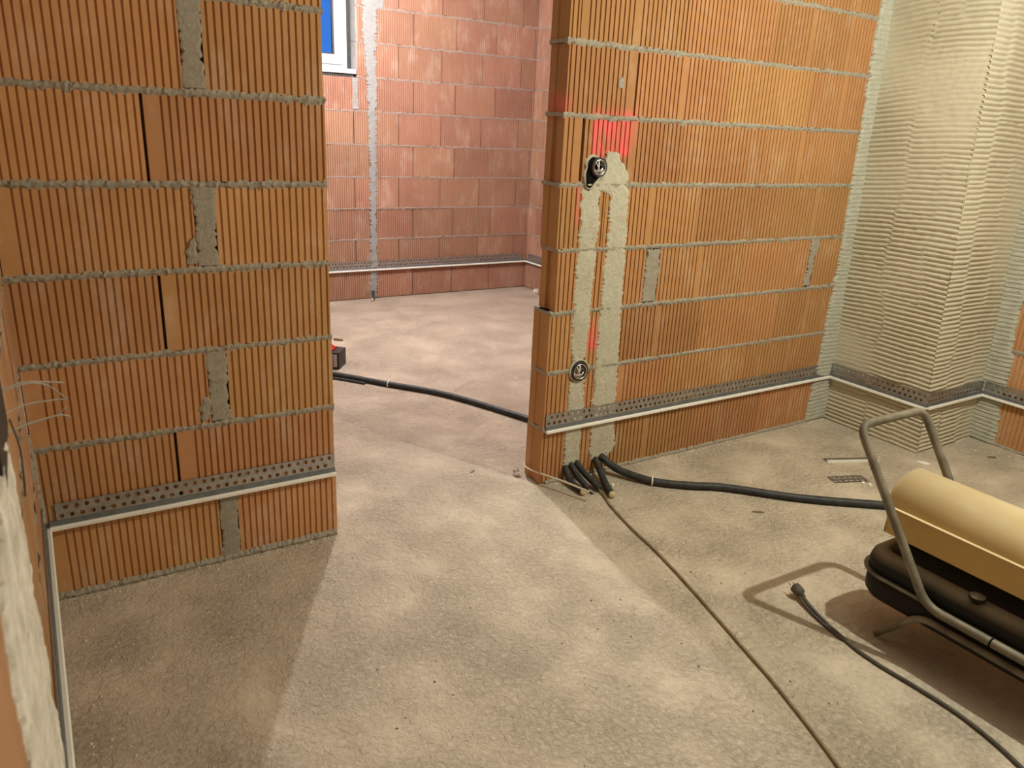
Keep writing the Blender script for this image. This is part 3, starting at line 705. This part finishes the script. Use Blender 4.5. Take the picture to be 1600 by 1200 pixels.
# ------------------------------------------------------------------ power cord with plug
tp = thing('power_cord', 'dark dusty power cord with plug lying in front of the heater', 'power cord')
cordp = [(.302, -1.115, .024), (.290, -1.145, .016), (.272, -1.205, .010), (.252, -1.29, .006), (.236, -1.37, .006), (.232, -1.45, .006), (.240, -1.57, .006), (.240, -1.68, .006), (.222, -1.78, .006), (.196, -1.86, .006), (.16, -1.96, .006)]
sweep(spline(cordp, .012), .006, 8).build('cord', 'cord', tp, True)
sweep(spline([(.294, -1.112, .018), (.279, -1.15, .010), (.262, -1.205, .006), (.246, -1.275, .006), (.241, -1.32, .006)], .012), .0045, 8).build('cord', 'cord', tp, True)
pd = Vector((.13, .95, .22)).normalized(); pc = Vector((.302, -1.112, .024))
plug = B().lathe([(0, -.012), (.007, -.012), (.008, 0), (.016, .004), (.018, .012), (.018, .034), (.015, .037), (0, .037)], pc, pd, 14).build('plug', 'cord', tp, True)
side = pd.cross(Vector((0, 0, 1))).normalized()
for s_ in (-1, 1):
    a = pc + pd * .035 + side * .0085 * s_; sweep([a, a + pd * .019], .0022, 8).build('prong', 'chrome', plug, True)

# ------------------------------------------------------------------ debris on the floor
def offcut(a, b_, label, wid, lip=False, p=.024, r=.0068):
    t = thing('rail_offcut', label, 'rail offcut', 'offcuts of perforated rail on the floor'); A = Vector(a); D = Vector(b_) - A; L = D.length; D.normalize(); S = Vector((0, 0, 1)).cross(D)
    fb = flange(L, p=p, r=r, h=wid)
    v = [tuple(A + D * x + S * z + Vector((0, 0, .004 + y))) for x, y, z in fb.v]; B().add(v, fb.f).build('perforated_flange', 'galv', t)
    if lip:
        k = B().box((0, -.006, 0), (L + .03, .004, .010)); B().add([tuple(A + D * x + S * y + Vector((0, 0, z))) for x, y, z in k.v], k.f).build('lip', 'lip', t)
    return t
offcut((1.372, -.412, 0), (1.590, -.505, 0), 'offcut of perforated rail with white lip lying near the pillar', .040, True)
offcut((1.205, -.580, 0), (1.365, -.640, 0), 'bare perforated strip offcut lying in front of the lipped offcut', .062, p=.027, r=.0105)
def chip(loc, size, rz, label, mat='crumb', name='plaster_chip', group='loose chips on the floor'):
    g = np.random.RandomState(int(abs(loc[0] * 1000 + loc[1] * 777)) % 9999)
    v = []; sx, sy, sz = size
    for z, k in ((0, .9), (sz * .6, 1.0), (sz, .7)):
        for a in range(7):
            q = 2 * PI * a / 7; r = k * g.uniform(.8, 1.15); x, y = sx / 2 * r * math.cos(q), sy / 2 * r * math.sin(q)
            v.append((loc[0] + x * math.cos(rz) - y * math.sin(rz), loc[1] + x * math.sin(rz) + y * math.cos(rz), z))
    f = [tuple(range(6, -1, -1)), tuple(range(14, 21))] + [(i * 7 + j, i * 7 + (j + 1) % 7, (i + 1) * 7 + (j + 1) % 7, (i + 1) * 7 + j) for i in range(2) for j in range(7)]
    return tag(mesh(name, v, f, mat), label, 'chip', group)
chip((1.800, -.630), (.065, .018, .008), -.95, 'elongated white chip between heater handle and pillar', 'lip')
chip((1.318, -.641), (.022, .016, .010), .3, 'small white chip beside the bare rail offcut', 'lip')
chip((1.335, -.665), (.018, .016, .008), 1.2, 'tiny white chip right behind the heater handle', 'lip')
chip((1.50, -.565), (.03, .02, .012), .4, 'grey plaster crumb touching the lipped rail offcut', 'crumb')
chip((1.645, -.500), (.02, .016, .010), .8, 'pale crumb at the far end of the lipped offcut', 'crumb')
chip((2.13, 3.27), (.075, .06, .05), .3, 'rounded pale lump by the right wall of the far room', 'crumb', 'plaster_lump')
chip((.665, -.610), (.055, .018, .004), -.6, 'flat dark crumb on the floor below the long conduit', 'tank_dusty')
chip((.275, -.150), (.02, .014, .01), .5, 'white crumb beside the long conduit', 'lip')
chip((.245, -.03), (.03, .02, .012), .2, 'grey crumb between the two bundles of conduits', 'mortar')
chip((-.20, .24), (.035, .012, .005), .6, 'dark splinter on the bright floor inside the doorway', 'brown_cable')
chip((-.02, 2.47), (.09, .02, .016), -.8, 'short stick lying beyond the edge of the left partition', 'brown_cable', 'wood_stick')
chip((1.95, -.64), (.04, .012, .006), .3, 'dark sliver on the floor in front of the pillar', 'tank_dusty')
chip((2.20, -.75), (.05, .014, .006), -.6, 'brown sliver on the floor near the right wall', 'tank_dusty')
# uncountable small crumbs
cb = B()
def crumb(x, y, s):
    a = random.uniform(0, 6.28); pts = []
    for i in range(4): pts.append((x + s * random.uniform(.6, 1.2) * math.cos(a + i * 1.57), y + s * random.uniform(.6, 1.2) * math.sin(a + i * 1.57), -.0005))
    pts.append((x + random.uniform(-.3, .3) * s, y + random.uniform(-.3, .3) * s, s * random.uniform(.5, 1.1)))
    cb.add(pts, [(0, 1, 4), (1, 2, 4), (2, 3, 4), (3, 0, 4)])
for i in range(700): crumb(random.uniform(-1.75, 2.3), random.uniform(-2.2, -.02), random.choice([.002, .003, .003, .004, .005]))
for i in range(260): crumb(random.uniform(-1.2, 2.1), random.uniform(.15, 3.5), random.choice([.002, .003, .004, .005]))
for i in range(200): crumb(random.uniform(-1.78, -.9), -abs(random.gauss(0, .035)) - .008, random.choice([.003, .004, .006]))
for i in range(240): crumb(random.uniform(.02, 1.85), -abs(random.gauss(0, .035)) - .008, random.choice([.003, .004, .006]))
for i in range(90): crumb(random.uniform(-1.76, -1.66), random.uniform(-1.2, 0), random.choice([.003, .004, .006]))
for i in range(70): crumb(random.uniform(2.2, 2.36), random.uniform(-1.1, -.6), random.choice([.003, .004, .006]))
o = cb.build('floor_crumbs', 'crumb'); o['kind'] = 'stuff'; tag(o, 'scattered pale mortar crumbs on the floor', 'grit')
cb = B()
for i in range(150): crumb(random.uniform(-1.75, 2.3), random.uniform(-2.0, -.02), random.choice([.003, .004, .005]))
for i in range(70): crumb(random.uniform(-1.0, 2.1), random.uniform(.15, 3.4), random.choice([.003, .004, .005]))
o = cb.build('dark_grit', 'brown_cable'); o['kind'] = 'stuff'; tag(o, 'scattered dark grit specks on the floor', 'grit')

# ------------------------------------------------------------------ box behind the left partition in the far room
tx = thing('device_box', 'black box with grey slotted face and red top, half hidden behind the left partition', 'tool')
ang = math.radians(-38); ca, sa_ = math.cos(ang), math.sin(ang)
def XB(v): return [(-.232 + ca * x - sa_ * y, 1.855 + sa_ * x + ca * y, z) for x, y, z in v]
def bb(a, b_, nm, mt, par=tx):
    k = B().box(a, b_); return B().add(XB(k.v), k.f).build(nm, mt, par)
# face looks towards the doorway (local -y)
bb((-.24, .0, .004), (0, .13, .105), 'case', 'black')
f = bb((-.23, -.004, .016), (-.012, .001, .093), 'face_panel', 'face_grey')
for k in range(6): bb((-.225, -.006, .024 + k * .0115), (-.03, -.003, .028 + k * .0115), 'slot', 'black', f)
bb((-.20, .03, .105), (-.045, .10, .118), 'red_top', 'redp')
k = spline([(-.18, .065, .112), (-.16, .065, .135), (-.10, .065, .142), (-.06, .065, .13), (-.045, .065, .112)], .01)
sweep([Vector(q) for q in XB([tuple(q) for q in k])], .006, 8).build('carry_handle', 'redp', tx, True)
